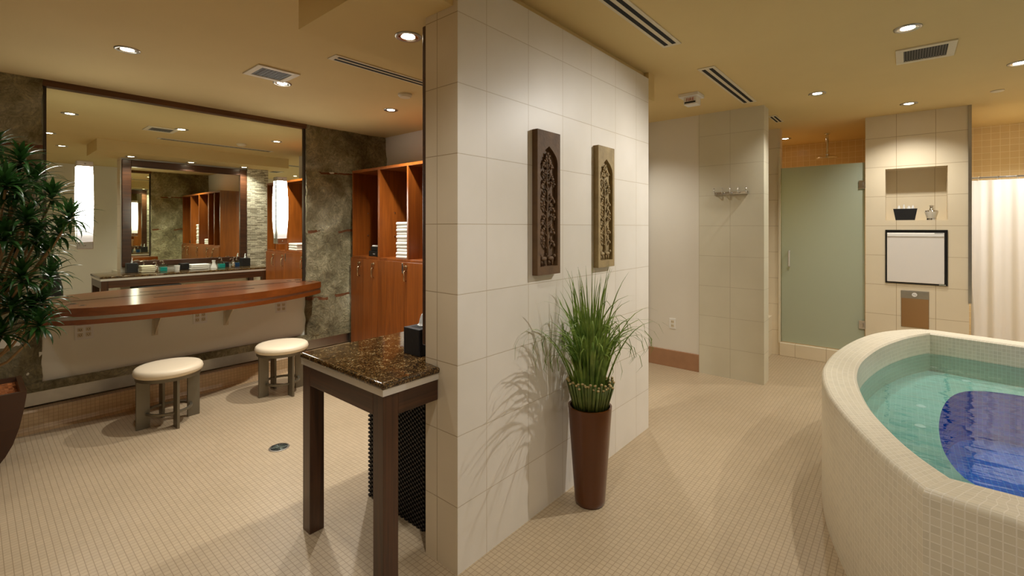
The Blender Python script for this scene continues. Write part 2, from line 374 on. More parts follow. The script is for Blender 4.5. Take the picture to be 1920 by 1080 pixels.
pier('wall_left_concrete_near', -1.6, .375, .33, 2.70, False, True)
pier('wall_left_concrete_far', 2.455, 3.485, .33, 2.70, True, False)
SB('trim_left_ledge', 'concrete', (-5.155, -5.095, -1.6, 3.0, .282, .345))
SB('trim_left_metal_kick', 'steel', (-5.155, -5.112, -1.6, 2.985, .175, .283), bev=.003)
bm = BM(); prism(bm, [(-5.155, 0), (-4.99, 0), (-5.03, .012), (-5.045, .04), (-5.05, .145), (-5.06, .158), (-5.155, .165)], -1.6, 2.985, axis=1); struct('baseboard_left', bm, 'cove')
SB('trim_mirror_header', 'header', (-5.15, -5.105, .375, 2.46, 2.652, 2.70))
SB('door_1', 'bronze', (-2.74, -2.27, 5.045, 5.085, 0, 2.386), bev=.004)

# ================================================================= LARGE MIRRORS
t = thing('wall_mirror', 'huge frameless wall mirror above the curved wooden vanity counter', 'mirror', (-5.15, 1.41, .9))
OB('mirror_glass', 'mirror', t, (-5.150, -5.144, .398, 2.43, .90, 2.652))
OB('edge_trim', 'bronze', t, (-5.150, -5.128, .385, .400, .90, 2.655))
OB('edge_trim', 'bronze', t, (-5.150, -5.128, 2.43, 2.452, .90, 2.655))
t = thing('framed_mirror', 'big mirror in a wide dark wooden frame behind the granite counter', 'mirror', (-1.743, 2.24, .98))
OB('mirror_glass', 'mirror', t, (-1.760, -1.745, 1.52, 2.97, 1.05, 2.43))
bm = BM()
for q in ((-1.785, -1.7435, 1.425, 1.53, .98, 2.52), (-1.785, -1.7435, 2.96, 3.065, .98, 2.52), (-1.785, -1.7435, 1.53, 2.96, 2.42, 2.52), (-1.785, -1.7435, 1.53, 2.96, .98, 1.06)): box(bm, *q, bev=.006)
obj('frame', bm, 'dwoody', t)

# ================================================================= SCONCES
def make_sconce():
    t = thing('wall_sconce', 'tall glowing bowed glass sconce on the mirror beside the leafy plant', 'lamp', (0, 0, 0), 'tall sconces on the big mirror')
    n = 18; bm = BM()
    for side, off in ((0, 0), (1, .007)): pass
    prof = []
    for i in range(n+1):
        s = i/n; z = 1.475-.045+ (2.045-1.43)*s; x = .050+.034*math.sin(PI*s); prof.append((x, z))
    A = []
    for x, z in prof:
        row = [bm.verts.new((x-.004*abs(q)**2-.0, q*.048, z)) for q in (-1, -.5, 0, .5, 1)]
        row += [bm.verts.new((x-.007-.004*abs(q)**2, q*.048, z)) for q in (1, .5, 0, -.5, -1)]
        A.append(row)
    for a, b in zip(A, A[1:]):
        for k in range(10): bm.faces.new((a[k], a[(k+1) % 10], b[(k+1) % 10], b[k]))
    bm.faces.new(A[0][::-1]); bm.faces.new(A[-1])
    obj('diffuser', bm, 'sconce', t, A40)
    OB('back_plate', 'lightmetal', t, (0, .012, -.045, .045, 1.38, 2.08), bev=.002)
    for z0, z1 in ((1.372, 1.432), (2.045, 2.088)):
        b = OB('bracket', 'chrome' if z0 < 1.5 else 'band', t, (0, .052, -.05, .05, z0, z1), bev=.003)
        b2 = BM(); lathe(b2, [(.006, 0), (.006, .004), (.003, .006)], .052, 0, 12, axis=0, cz=(z0+z1)/2); obj('screw', b2, 'steel', b)
    return t
s1 = make_sconce(); s1.location = (-5.143, .62, 0)
s2 = dup(s1, (-5.143, 2.185, 0), 'tall glowing bowed glass sconce on the mirror near the right concrete pier')

# ================================================================= VANITY COUNTER
FR = [(.335, -4.80), (.42, -4.73), (.60, -4.625), (.80, -4.565), (1.05, -4.525), (1.30, -4.51), (1.55, -4.525), (1.80, -4.575), (2.05, -4.655), (2.30, -4.77), (2.47, -4.875), (2.53, -4.925)]
def vpoly(inset, y0=.335, y1=2.53):
    pts = [(x-inset, min(max(y, y0+inset), y1-inset)) for y, x in FR]
    back = [(-5.135, y1-inset), (-5.135, y0+inset)]
    return pts+back
t = thing('vanity_counter', 'curved reddish wood counter with a metal stripe below the big mirror', 'counter', (-5.1, 1.43, .82))
def slab(z0, z1, ins, bev=0):
    bm = BM(); prism(bm, vpoly(ins), z0, z1)
    if bev: bmesh.ops.bevel(bm, geom=[e for e in bm.edges if abs(e.verts[0].co.z-e.verts[1].co.z) < 1e-5 and e.verts[0].co.z > z1-.001], offset=bev, segments=2, affect='EDGES')
    return bm
obj('counter_top', slab(.886, .950, 0, .004), 'mahogh', t, A40)
obj('metal_stripe', slab(.862, .886, .004), 'steel', t, A40)
obj('lower_edge', slab(.826, .862, .002), 'mahogh', t, A40)
OB('towel_slot', 'dark', t, (-4.905, -4.885, 1.03, 1.83, .9492, .9512))
for (cx, cy, r) in ((-4.86, .47, .034), (-4.95, .53, .034), (-4.80, .57, .026), (-5.03, 2.33, .028), (-5.00, 2.44, .034)):
    bm = BM(); lathe(bm, [(r, .9495), (r, .953), (r*.72, .953), (r*.72, .9505)], cx, cy, 24, cap=False); g = obj('grommet', bm, 'chrome', t, A40)
    bm = BM(); lathe(bm, [(.0005, .9512), (r*.74, .9512)], cx, cy, 24, cap=False); obj('hole', bm, 'dark', g)
for y in (1.09, 1.66):
    bm = BM(); prism(bm, [(-5.14, .58), (-5.14, .826), (-4.90, .826), (-4.90, .80)], y-.003, y+.003, axis=1); box(bm, -5.14, -5.134, y-.022, y+.022, .58, .826); obj('bracket', bm, 'vent', t)
def outlet(name, label, y, z, n=2):
    t = thing(name, label, 'outlet', (-5.14, y, z), 'white outlets below the vanity')
    OB('cover_plate', 'whitep', t, (-5.1405, -5.134, y-.058, y+.058, z-.06, z+.06), bev=.003)
    for k in (-1, 1):
        for q in (-1, 1):
            s = OB('socket', 'vent', t, (-5.135, -5.131, y+k*.025-.016, y+k*.025+.016, z+q*.022-.015, z+q*.022+.015), bev=.004)
            OB('slots', 'dark', s, (-5.132, -5.1305, y+k*.025-.008, y+k*.025-.005, z+q*.022-.004, z+q*.022+.006), (-5.132, -5.1305, y+k*.025+.005, y+k*.025+.008, z+q*.022-.004, z+q*.022+.006), (-5.132, -5.1305, y+k*.025-.002, y+k*.025+.002, z+q*.022-.011, z+q*.022-.007))
    return t
outlet('wall_outlet', 'white double outlet under the left end of the vanity', .62, .69)
outlet('wall_outlet', 'white double outlet under the middle of the vanity', 1.44, .69)
outlet('wall_outlet', 'white double outlet under the right end of the vanity', 2.19, .69)

# ================================================================= STOOLS
t = thing('stool', 'round cream cushioned metal stool, the one nearer the leafy plant', 'stool', (0, 0, 0), 'cream topped stools at the vanity')
bm = BM(); lathe(bm, [(.19, .395), (.216, .398), (.226, .408), (.228, .425), (.224, .444), (.212, .456), (.18, .463), (.10, .466), (.02, .467)], 0, 0, 48); sc = obj('seat_cushion', bm, 'seat', t, math.radians(50))
bm = BM(); lathe(bm, [(.2285, .4235), (.2297, .4255), (.2285, .4275)], 0, 0, 48, cap=False); obj('piping', bm, 'seat', sc, True)
bm = BM(); lathe(bm, [(.19, .372), (.214, .372), (.214, .396), (.19, .396), (.19, .372)], 0, 0, 48, cap=False); obj('seat_ring', bm, 'stool', t, A40)
for k in range(4):
    a = k*PI/2; bm = BM(); box(bm, .125, .212, -.009, .009, 0, .385, bev=.002)
    bmesh.ops.rotate(bm, verts=bm.verts[:], matrix=Matrix.Rotation(a, 3, 'Z')); obj('leg', bm, 'stool', t)
bm = BM(); lathe(bm, [(.135, .100), (.155, .100), (.155, .116), (.135, .116), (.135, .100)], 0, 0, 48, cap=False); obj('foot_ring', bm, 'stool', t, A40)
t.location = (-4.475, 1.04, 0); t.rotation_euler[2] = math.radians(3)
dup(t, (-4.48, 1.92, 0), 'round cream cushioned metal stool, the one nearer the wooden lockers')

# ================================================================= FLOOR DRAIN
t = thing('floor_drain', 'round dark metal drain set in the beige mosaic floor', 'drain', (-3.36, 1.42, 0))
bm = BM(); lathe(bm, [(.066, 0), (.066, .003), (.055, .004), (.055, .0015)], -3.36, 1.42, 32, cap=False); obj('rim', bm, 'steel', t)
bm = BM(); lathe(bm, [(.0005, .0012), (.056, .0012)], -3.36, 1.42, 32, cap=False); obj('well', bm, 'dark', t)
bm = BM()
for k in range(4):
    a = k*PI/2+.3
    for r in (.018, .030, .042):
        tube(bm, [(-3.36+r*math.cos(a+s), 1.42+r*math.sin(a+s), .003) for s in (-.5, -.25, 0, .25, .5)], .0025, 4)
    tube(bm, [(-3.36, 1.42, .003), (-3.36+.056*math.cos(a+PI/4), 1.42+.056*math.sin(a+PI/4), .003)], .004, 4)
obj('grate', bm, mat('drain_grate', (92, 100, 90), .4, .6), t)

# ================================================================= LOCKERS
LY0, LY1 = 2.99, 3.484
def handle(parent, x, z, side=1):
    bm = BM(); tube(bm, [(x, LY0-.016, z+.052), (x, LY0-.040, z+.052), (x, LY0-.046, z+.046), (x, LY0-.046, z-.046), (x, LY0-.040, z-.052), (x, LY0-.016, z-.052)], .0055, 8); obj('handle', bm, 'brass', parent, True)
    bm = BM(); lathe(bm, [(.014, -.022), (.014, -.030), (.009, -.034)], x+.012, LY0, 16, axis=1, cz=z+.098); lathe(bm, [(.006, -.022), (.006, -.030)], x-.022, LY0, 10, axis=1, cz=z+.100); obj('lock', bm, 'brass', parent, A40)
    bm = BM(); box(bm, x-.026, x-.020, LY0-.034, LY0-.028, z+.055, z+.095); tube(bm, [(x-.02, LY0-.032, z+.1), (x+.01, LY0-.036, z+.1)], .003, 6); obj('key', bm, 'brass', parent)
def locker(label, x0, x1, cubs, doors):
    t = thing('locker_cabinet', label, 'locker', ((x0+x1)/2, 3.2, 0), 'reddish wood lockers on the end wall')
    b = [(x0, x0+.018, LY0, LY1, 0, 2.225), (x1-.018, x1, LY0, LY1, 0, 2.225), (x0+.018, x1-.018, LY0, LY1, 2.195, 2.225), (x0+.018, x1-.018, LY0, LY1, 1.185, 1.21), (x0+.018, x1-.018, LY1-.02, LY1, 0, 2.195), (x0+.018, x1-.018, LY0+.03, LY1-.02, 0, .08)]
    bm = BM()
    for q in b: box(bm, *q, bev=.0015)
    obj('carcass', bm, 'mahog', t)
    for c in cubs: OB('divider', 'mahog', t, (c-.012, c+.012, LY0, LY1-.02, 1.21, 2.195), bev=.0015)
    pegs = [x0+.018]+list(cubs)
    for p in pegs:
        off = .012 if p in cubs else 0
        for z in (1.45, 1.72):
            bm = BM(); lathe(bm, [(.007, off), (.007, off+.01), (.003, off+.012)], p, LY0+.2, 10, axis=0, cz=z); obj('hook_peg', bm, 'chrome', t)
    for (a, b_, hx, plate) in doors:
        d = OB('door', 'mahog', t, (a+.002, b_-.002, LY0-.018, LY0-.001, .085, 1.183), bev=.002)
        if hx is not None: handle(d, hx, 1.038)
        if plate is not None:
            q = OB('latch_plate', 'steel', d, (plate-.011, plate+.011, LY0-.022, LY0-.017, 1.065, 1.17), bev=.002)
            OB('latch_slot', 'dark', q, (plate-.005, plate+.005, LY0-.0235, LY0-.0215, 1.09, 1.16))
    return t
locker('narrow wooden locker unit with two doors, against the concrete pier', -5.062, -4.511, [], [(-5.062, -4.803, -4.87, None), (-4.803, -4.511, -4.585, None)])
locker('wide wooden locker unit with two cubbies, middle of the locker row', -4.511, -3.42, [-3.985], [(-4.511, -4.02, None, -4.047), (-4.02, -3.42, -3.985, -3.46)])
locker('wooden locker unit at the open end of the locker row', -3.42, -2.785, [-3.10], [(-3.42, -3.10, -3.38, None), (-3.10, -2.785, -3.06, None)])

def towel_mesh(w, d, h, m='white'):
    bm = BM(); box(bm, -w/2, w/2, -d/2, d/2, 0, h, bev=h*.42, seg=4)
    rnd = random.Random(int(w*1000)+int(h*999))
    for v in bm.verts:
        v.co.z += noise.noise((v.co.x*9, v.co.y*9, 1))*.003
        if v.co.y < -d*.3: v.co.y += noise.noise((v.co.x*14, v.co.z*30, 4))*.006
    return bm
first = None; rnd = random.Random(4)
def towels(x, y, z, n, w, d, h, labels, group, m='white'):
    src = None
    for k in range(n):
        lb = labels(k)
        if src is None:
            o = obj('folded_towel', towel_mesh(w, d, h), m, None, True); tag(o, lb, 'towel', group); src = o
        else: o = src.copy(); C.objects.link(o); o['label'] = lb
        o.location = (x+rnd.uniform(-.004, .004), y+rnd.uniform(-.005, .005), z+k*(h+.0004)); o.rotation_euler[2] = rnd.uniform(-.02, .02)
ordn = ['bottom', 'second', 'third', 'fourth', 'fifth', 'sixth', 'seventh', 'eighth', 'ninth', 'tenth', 'top']
towels(-4.112, 3.16, 1.2115, 11, .212, .30, .0355, lambda k: 'folded white towel, %s of the tall stack of eleven in the locker cubby' % (ordn[k]+(' from below' if 0 < k < 10 else ' one')), 'tall stack of white towels')
towels(-3.60, 3.16, 1.2115, 3, .26, .30, .036, lambda k: 'folded white towel, %s of three in the cubby beside the divider wall edge' % ['lowest', 'middle', 'topmost'][k], 'short stack of white towels')
t = thing('storage_box', 'wide black box with a small pale label on the left locker shelf', 'box', (-4.66, 3.2, 1.21))
OB('box_body', 'black', t, (-4.79, -4.535, 3.04, 3.26, 1.2105, 1.275), bev=.006); OB('label_patch', 'grey', t, (-4.70, -4.66, 3.0385, 3.0405, 1.236, 1.246))
t = thing('towel_tray', 'black box with white towels on top, stacked in the left locker', 'box', (-4.66, 3.2, 1.28))
OB('box_body', 'black', t, (-4.765, -4.54, 3.05, 3.25, 1.276, 1.325), bev=.006); OB('white_lining', 'white', t, (-4.755, -4.55, 3.06, 3.24, 1.322, 1.340), bev=.007)

# ================================================================= GRANITE COUNTER
t = thing('granite_counter', 'long dark wood counter table with a polished brown granite top', 'table', (-2.0, 2.1, 0))
bm = BM(); CX0, CX1, CY0, CY1 = -2.375, -1.64, 1.105, 3.17
# the top wraps the divider's corner: notch where the wall stands
P = [(CX0, CY0), (CX1, CY0), (CX1, 1.411), (-1.745, 1.411), (-1.745, CY1), (CX0, CY1)]
prism(bm, P, .876, .906)
bmesh.ops.bevel(bm, geom=[e for e in bm.edges if (abs(e.verts[0].co.z-e.verts[1].co.z) < 1e-5) or (abs(e.verts[0].co.x-e.verts[1].co.x) < 1e-4 and abs(e.verts[0].co.y-e.verts[1].co.y) < 1e-4 and e.verts[0].co.y < 1.2)], offset=.012, segments=4, affect='EDGES', profile=.6)
obj('granite_top', bm, 'granite', t, A40)
ins = .006
bm = BM(); prism(bm, [(CX0+ins, CY0+ins), (CX1-ins, CY0+ins), (CX1-ins, 1.411), (-1.745, 1.411), (-1.745, CY1-ins), (CX0+ins, CY1-ins)], .848, .8765); obj('metal_band', bm, 'band', t)
a0, a1, b0 = CX0+.012, CX1-.012, CY0+.012
OB('front_apron', 'dwoodh', t, (a0+.075, a1-.075, b0, b0+.07, .752, .848), bev=.002)
OB('left_apron', 'dwoody', t, (a0, a0+.07, b0+.075, CY1-.09, .752, .848), bev=.002)
OB('right_apron', 'dwoody', t, (a1-.07, a1, b0+.075, 1.411, .752, .848), bev=.002)
for (x, y) in ((a0, b0), (a1-.075, b0), (a0, CY1-.087), (-1.745-.075, CY1-.087)):
    OB('leg', 'dwood', t, (x, x+.075, y, y+.075, 0, .848), bev=.002)
# woven hamper under the counter
t = thing('wicker_hamper', 'tall dark woven wicker hamper beneath the granite counter', 'basket', (-2.1, 1.7, 0))
bm = BM(); hx0, hx1, hy0, hy1, hz = -2.37, -1.86, 1.50, 1.98, .72
box(bm, hx0+.008, hx1-.008, hy0+.008, hy1-.008, 0, hz)
obj('liner', bm, 'dark', t)
def weave(face):
    bm = BM(); nz = 60
    n = 30 if face in 'fb' else 28
    for i in range(n):
        for j in range(nz):
            if (i+j) % 2: continue
            z0 = hz*j/nz; z1 = z0+hz/nz*.9
            if face in 'fb':
                wd = (hx1-hx0)/n; x = hx0+wd*i; y = hy0 if face == 'f' else hy1-.01
                box(bm, x+.001, x+wd*1.0, y-(.0 if face == 'f' else -.004), y+.008, z0, z1)
            else:
                wd = (hy1-hy0)/n; y = hy0+wd*i; x = hx0 if face == 'l' else hx1-.01
                box(bm, x-(.0 if face == 'l' else -.004), x+.008, y+.001, y+wd, z0, z1)
    return bm
for f in 'fl': obj('woven_side', weave(f), 'wick', t)
OB('lid', 'wick', t, (hx0-.008, hx1+.008, hy0-.008, hy1+.008, hz, hz+.022), bev=.006)

# counter accessories
def tissue(label, x, y, z, s=(.125, .125, .135), rz=0):
    t = thing('tissue_box', label, 'tissue box', (0, 0, 0), 'black tissue boxes'); a, b, h = s
    OB('cover', 'blackb', t, (-a/2, a/2, -b/2, b/2, 0, h), bev=.004)
    OB('opening', 'dark', t, (-a*.28, a*.28, -b*.28, b*.28, h-.001, h+.001))
    bm = BM()
    for k in range(9):
        u = k/8; xx = -a*.22+a*.44*u
        pass
    n = 10; rows = []
    for j in range(6):
        v = j/5; ww = a*.26*(1-v*.55)
        rows.append([bm.verts.new((-ww+2*ww*i/n+v*.012, math.sin(i*1.3+j)*.007*(1-v*.3)+v*.01, h+v*(.075-.018*abs(i-4)/5))) for i in range(n+1)])
    for p, q in zip(rows, rows[1:]):
        for i in range(n): bm.faces.new((p[i], p[i+1], q[i+1], q[i]))
    bmesh.ops.solidify(bm, geom=bm.faces[:], thickness=.0015)
    obj('tissue', bm, 'paper', t, True)
    t.location = (x, y, z); t.rotation_euler[2] = rz; return t
GZ = .9062
tissue('black tissue box at the near end of the granite counter by the wall edge', -1.90, 1.51, GZ)
tissue('black tissue box at the far end of the granite counter by stacked stone', -1.93, 2.98, GZ)
towels(-2.02, 1.66, GZ+.0005, 4, .17, .16, .024, lambda k: 'folded cream washcloth, %s of four behind the near tissue box' % ['lowest', 'second lowest', 'second highest', 'topmost'][k], 'cream washcloths on the granite counter', 'cream')
def bottle(name, label, cat, x, y, liquid, r=.036, h=.105, square=True):
    t = thing(name, label, cat, (0, 0, 0), 'toiletries on the granite counter')
    if square:
        OB('glass_jar', liquid, t, (-r, r, -r, r, 0, h*.62), bev=.005)
        OB('shoulder', 'glass', t, (-r, r, -r, r, h*.62+.0005, h), bev=.005)
    else:
        bm = BM(); lathe(bm, [(r*.7, 0), (r, .008), (r*1.05, h*.5), (r*.85, h*.9), (r*.5, h)], 0, 0, 24); obj('glass_jar', bm, liquid, t, True)
    bm = BM(); lathe(bm, [(.016, h), (.016, h+.018), (.007, h+.02), (.007, h+.045), (.011, h+.046), (.011, h+.056)], 0, 0, 16); tube(bm, [(0, 0, h+.05), (0, -.03, h+.052), (0, -.042, h+.044)], .005, 8); obj('pump', bm, 'chrome', t, A40)
    t.location = (x, y, GZ); return t
bottle('soap_dispenser', 'blue soap pump bottle beside the near tissue box', 'bottle', -1.93, 1.64, 'blueg')
bottle('soap_dispenser', 'round silver pump bottle between the blue and green bottles', 'bottle', -2.06, 1.76, 'chrome', .026, .09, False)
bottle('soap_dispenser', 'green mouthwash pump bottle nearer the near tissue box', 'bottle', -1.98, 1.86, 'tealg', .042, .10)
bottle('soap_dispenser', 'green mouthwash pump bottle nearer the far tissue box', 'bottle', -1.98, 2.62, 'tealg', .042, .10)
bottle('soap_dispenser', 'round silver pump bottle beside the far blue bottle', 'bottle', -2.06, 2.76, 'chrome', .028, .09, False)
bottle('soap_dispenser', 'blue soap pump bottle beside the far tissue box', 'bottle', -1.94, 2.85, 'blueg')
def cup(label, x, y, prof, m='whitep'):
    bm = BM(); lathe(bm, prof, 0, 0, 24); o = obj('cup', bm, m, None, A40); tag(o, label, 'cup', 'white cups and bottles on the granite counter'); o.location = (x, y, GZ)
cup('white cup beside the black box on the granite counter', -2.02, 2.02, [(.03, 0), (.036, .075), (.033, .076), (.028, .004)])
cup('small white cup behind the white flask on the granite counter', -1.90, 2.47, [(.026, 0), (.031, .06), (.028, .061), (.024, .004)])
cup('white tapered flask with a narrow neck on the granite counter', -2.02, 2.50, [(.045, 0), (.045, .012), (.022, .07), (.020, .105), (.024, .108), (.024, .125), (.01, .126)])
tag(OB('storage_box', 'black', None, (-2.0, -1.88, 2.07, 2.18, GZ, GZ+.10), bev=.006), 'small black box midway along the granite counter', 'box')
o = OB('tissue_cube', 'blackb', None, (-1.92, -1.83, 2.68, 2.75, GZ, GZ+.08), bev=.004); tag(o, 'small black caddy box between the far green and blue bottles', 'box')
towels(-2.0, 2.30, GZ+.0005, 3, .16, .24, .026, lambda k: 'white hand towel, %s of three in the middle of the granite counter' % ['lowest', 'middle', 'topmost'][k], 'white hand towels on the granite counter')

# ================================================================= DOWNLIGHTS
def make_light():
    t = thing('downlight', 'x', 'ceiling light', (0, 0, 0), 'recessed ceiling downlights')
    bm = BM(); lathe(bm, [(.068, 0), (.068, -.004), (.060, -.007), (.052, -.006)], 0, 0, 32, cap=False); obj('trim_ring', bm, 'steel', t, True)
    bm = BM(); lathe(bm, [(.053, -.006), (.034, -.0015)], 0, 0, 32, cap=False); obj('reflector', bm, 'chrome', t, True)
    bm = BM(); lathe(bm, [(.0005, -.005), (.02, -.0045), (.036, -.002)], 0, 0, 32, cap=False); obj('lens', bm, 'lens', t, True)
    l = bpy.data.lights.new('spot', 'SPOT'); l.energy = SPOT_W; l.color = WARM; l.spot_size = math.radians(128); l.spot_blend = .9; l.shadow_soft_size = .03
    o = bpy.data.objects.new('bulb', l); C.objects.link(o); o.parent = t; o.location = (0, 0, -.02)
    return t
L0 = make_light(); ZL, ZR, ZS = 2.6995, 2.7495, 2.5445
spots = [((-3.84, .67, ZL), 'recessed downlight in the upper left ceiling, nearest the leafy plant', .35), ((-3.80, 1.63, ZL), 'recessed downlight beside the square ceiling vent over the dressing area', 1.45),
 ((-3.85, 2.69, ZL), 'recessed downlight closest to the locker tops', 2.2), ((-1.98, 1.49, ZS), 'recessed downlight under the soffit near the divider wall top', .36), ((-1.93, 2.22, ZS), 'recessed soffit downlight over the middle of the framed mirror', .9),
 ((-1.93, 2.97, ZS), 'recessed soffit downlight over the far end of the framed mirror', .9), ((-2.32, .64, ZL), 'recessed downlight at the mirror\'s left edge, seen only in reflection', .25),
 ((.005, 3.67, ZR), 'recessed downlight beside the square vent above the tub', 2.2), ((-.61, 4.94, ZR), 'recessed downlight between the slot vent and shower, above the walkway', .9), ((.016, 5.92, ZR), 'recessed downlight just in front of the niche wall', .95),
 ((.63, 4.98, ZR), 'recessed downlight cut by the right edge of the picture', .9), ((-1.25, 7.18, ZR), 'small warm downlight inside the glass door shower', .9),
 ((1.0, 6.95, ZR), 'downlight inside the curtained shower stall', 1.9), ((-.8, .9, ZR), 'added fill downlight over the foreground, out of view', .8), ((-3.84, -.45, ZL), 'added fill downlight near the rear wall on the dressing side, out of view', .2), ((.5, .2, ZR), 'added fill downlight before the tub front, out of view', .9),  # foreground, rear wall and tub front lamps are unseen, added as fill light
 ((1.2, 3.4, ZR), 'added fill downlight over the right part of the tub, out of view', 1.3), ((-2.2, 4.3, ZR), 'downlight in the passage behind the divider', .8)]  # the tub lamp is unseen, added to brighten the blue foot well
for i, (p, lb, f) in enumerate(spots):
    o = L0 if i == 0 else dup(L0, p, lb)
    o.location = p; o['label'] = lb
    for ch in o.children:
        if ch.type == 'LIGHT':
            if i: ch.data = ch.data.copy()
            ch.data.energy = SPOT_W*f
            if 'shower' in lb and 'warm' in lb: ch.data.color = (1, .66, .34)
            if 'curtained' in lb: ch.data.color = (1, .98, .97)
            if 'square vent above the tub' in lb:      # an adjustable lamp turned to the divider wall
                ch.data.spot_size = math.radians(86); ch.data.shadow_soft_size = .02
                ch.rotation_euler = (Vector((-1.52, 2.6, 1.1))-Vector(p)).to_track_quat('-Z', 'Y').to_euler()

# ================================================================= VENTS, CEILING DEVICES
def sqvent(label, x0, x1, y0, y1, z):
    t = thing('ceiling_vent', label, 'vent', ((x0+x1)/2, (y0+y1)/2, z), 'square grille vents'); f = .042
    bm = BM()
    for q in ((x0, x1, y0, y0+f), (x0, x1, y1-f, y1), (x0, x0+f, y0+f, y1-f), (x1-f, x1, y0+f, y1-f)): box(bm, *q, z-.010, z, bev=.002)
    obj('frame', bm, 'vent', t)
    bm = BM(); box(bm, x0+f, x1-f, y0+f, y1-f, z-.002, z-.0005)
    obj('grille_back', bm, 'dark', t)
    bm = BM(); n = 16
    for k in range(n): box(bm, x0+f+(x1-x0-2*f)*k/n, x0+f+(x1-x0-2*f)*(k+.55)/n, y0+f, y1-f, z-.006, z-.002)
    for k in range(8):
        y = y0+f+(y1-y0-2*f)*(k+.3)/8; box(bm, x0+f, x1-f, y, y+.006, z-.007, z-.0062)
    obj('grille', bm, 'mesh', t)
sqvent('square pale framed grille vent in the dressing area ceiling', -3.76, -3.465, 1.325, 1.62, 2.70)
sqvent('square pale framed grille vent above the tub', -.058, .25, 4.08, 4.43, 2.75)
def slot(label, x0, x1, y0, y1, z):
    t = thing('slot_vent', label, 'vent', ((x0+x1)/2, (y0+y1)/2, z), 'long double slot vents'); w = x1-x0
    bm = BM(); box(bm, x0, x1, y0, y1, z-.006, z, bev=.001); obj('frame', bm, 'vent', t)
    for a, b in ((.17, .38), (.60, .81)): OB('slot_opening', 'dark', t, (x0+w*a, x0+w*b, y0+.035, y1-.035, z-.0075, z-.0055))
slot('long double slot vent running into the divider wall\'s left side', -2.998, -2.885, 1.585, 3.0, 2.70)
slot('long double slot vent at the top centre above the divider wall', -1.235, -1.115, 1.75, 3.01, 2.75)
slot('long double slot vent above the passage beside the stub wall', -1.21, -1.085, 3.588, 4.87, 2.75)
slot('tiny slot vent behind the stub wall top near the shower', -1.14, -1.06, 5.6, 6.0, 2.75)
t = thing('ceiling_alarm', 'small square ceiling alarm with red lettering beyond the divider wall', 'alarm', (-1.49, 4.24, 2.75))
OB('mounting_plate', 'whitep', t, (-1.575, -1.40, 4.17, 4.34, 2.722, 2.75), bev=.003); OB('housing', 'whitep', t, (-1.535, -1.42, 4.195, 4.30, 2.652, 2.722), bev=.004)
OB('strobe', 'dark', t, (-1.525, -1.43, 4.190, 4.1955, 2.664, 2.676))
cu = bpy.data.curves.new('lettering', 'FONT'); cu.body = 'FIRE'; cu.size = .04; cu.extrude = .0008; cu.align_x = 'CENTER'
tmp = bpy.data.objects.new('tmp', cu); C.objects.link(tmp); me = bpy.data.meshes.new_from_object(tmp); bpy.data.objects.remove(tmp); me.materials.clear(); me.materials.append(M['red'])
lo = bpy.data.objects.new('lettering', me); C.objects.link(lo); lo.parent = t
lo.location = (-1.4775+1.49, 4.1935-4.24, 2.682-2.75); lo.rotation_euler = (PI/2, 0, 0)
t = thing('sprinkler_cover', 'small round cover on the ceiling above the tub\'s far end', 'sprinkler', (.607, 5.864, 2.75))
bm = BM(); lathe(bm, [(.045, 2.7495), (.045, 2.744), (.038, 2.740), (.01, 2.739)], .607, 5.864, 24); obj('cover_disc', bm, 'vent', t, A40)
t = thing('ceiling_sensor', 'small round ceiling sensor seen reflected above the lockers', 'sensor', (-3.2, 2.2, 2.70))
bm = BM(); lathe(bm, [(.06, 2.6995), (.06, 2.685), (.045, 2.67), (.01, 2.668)], -3.3, 2.45, 24); obj('sensor_body', bm, 'vent', t, A40)

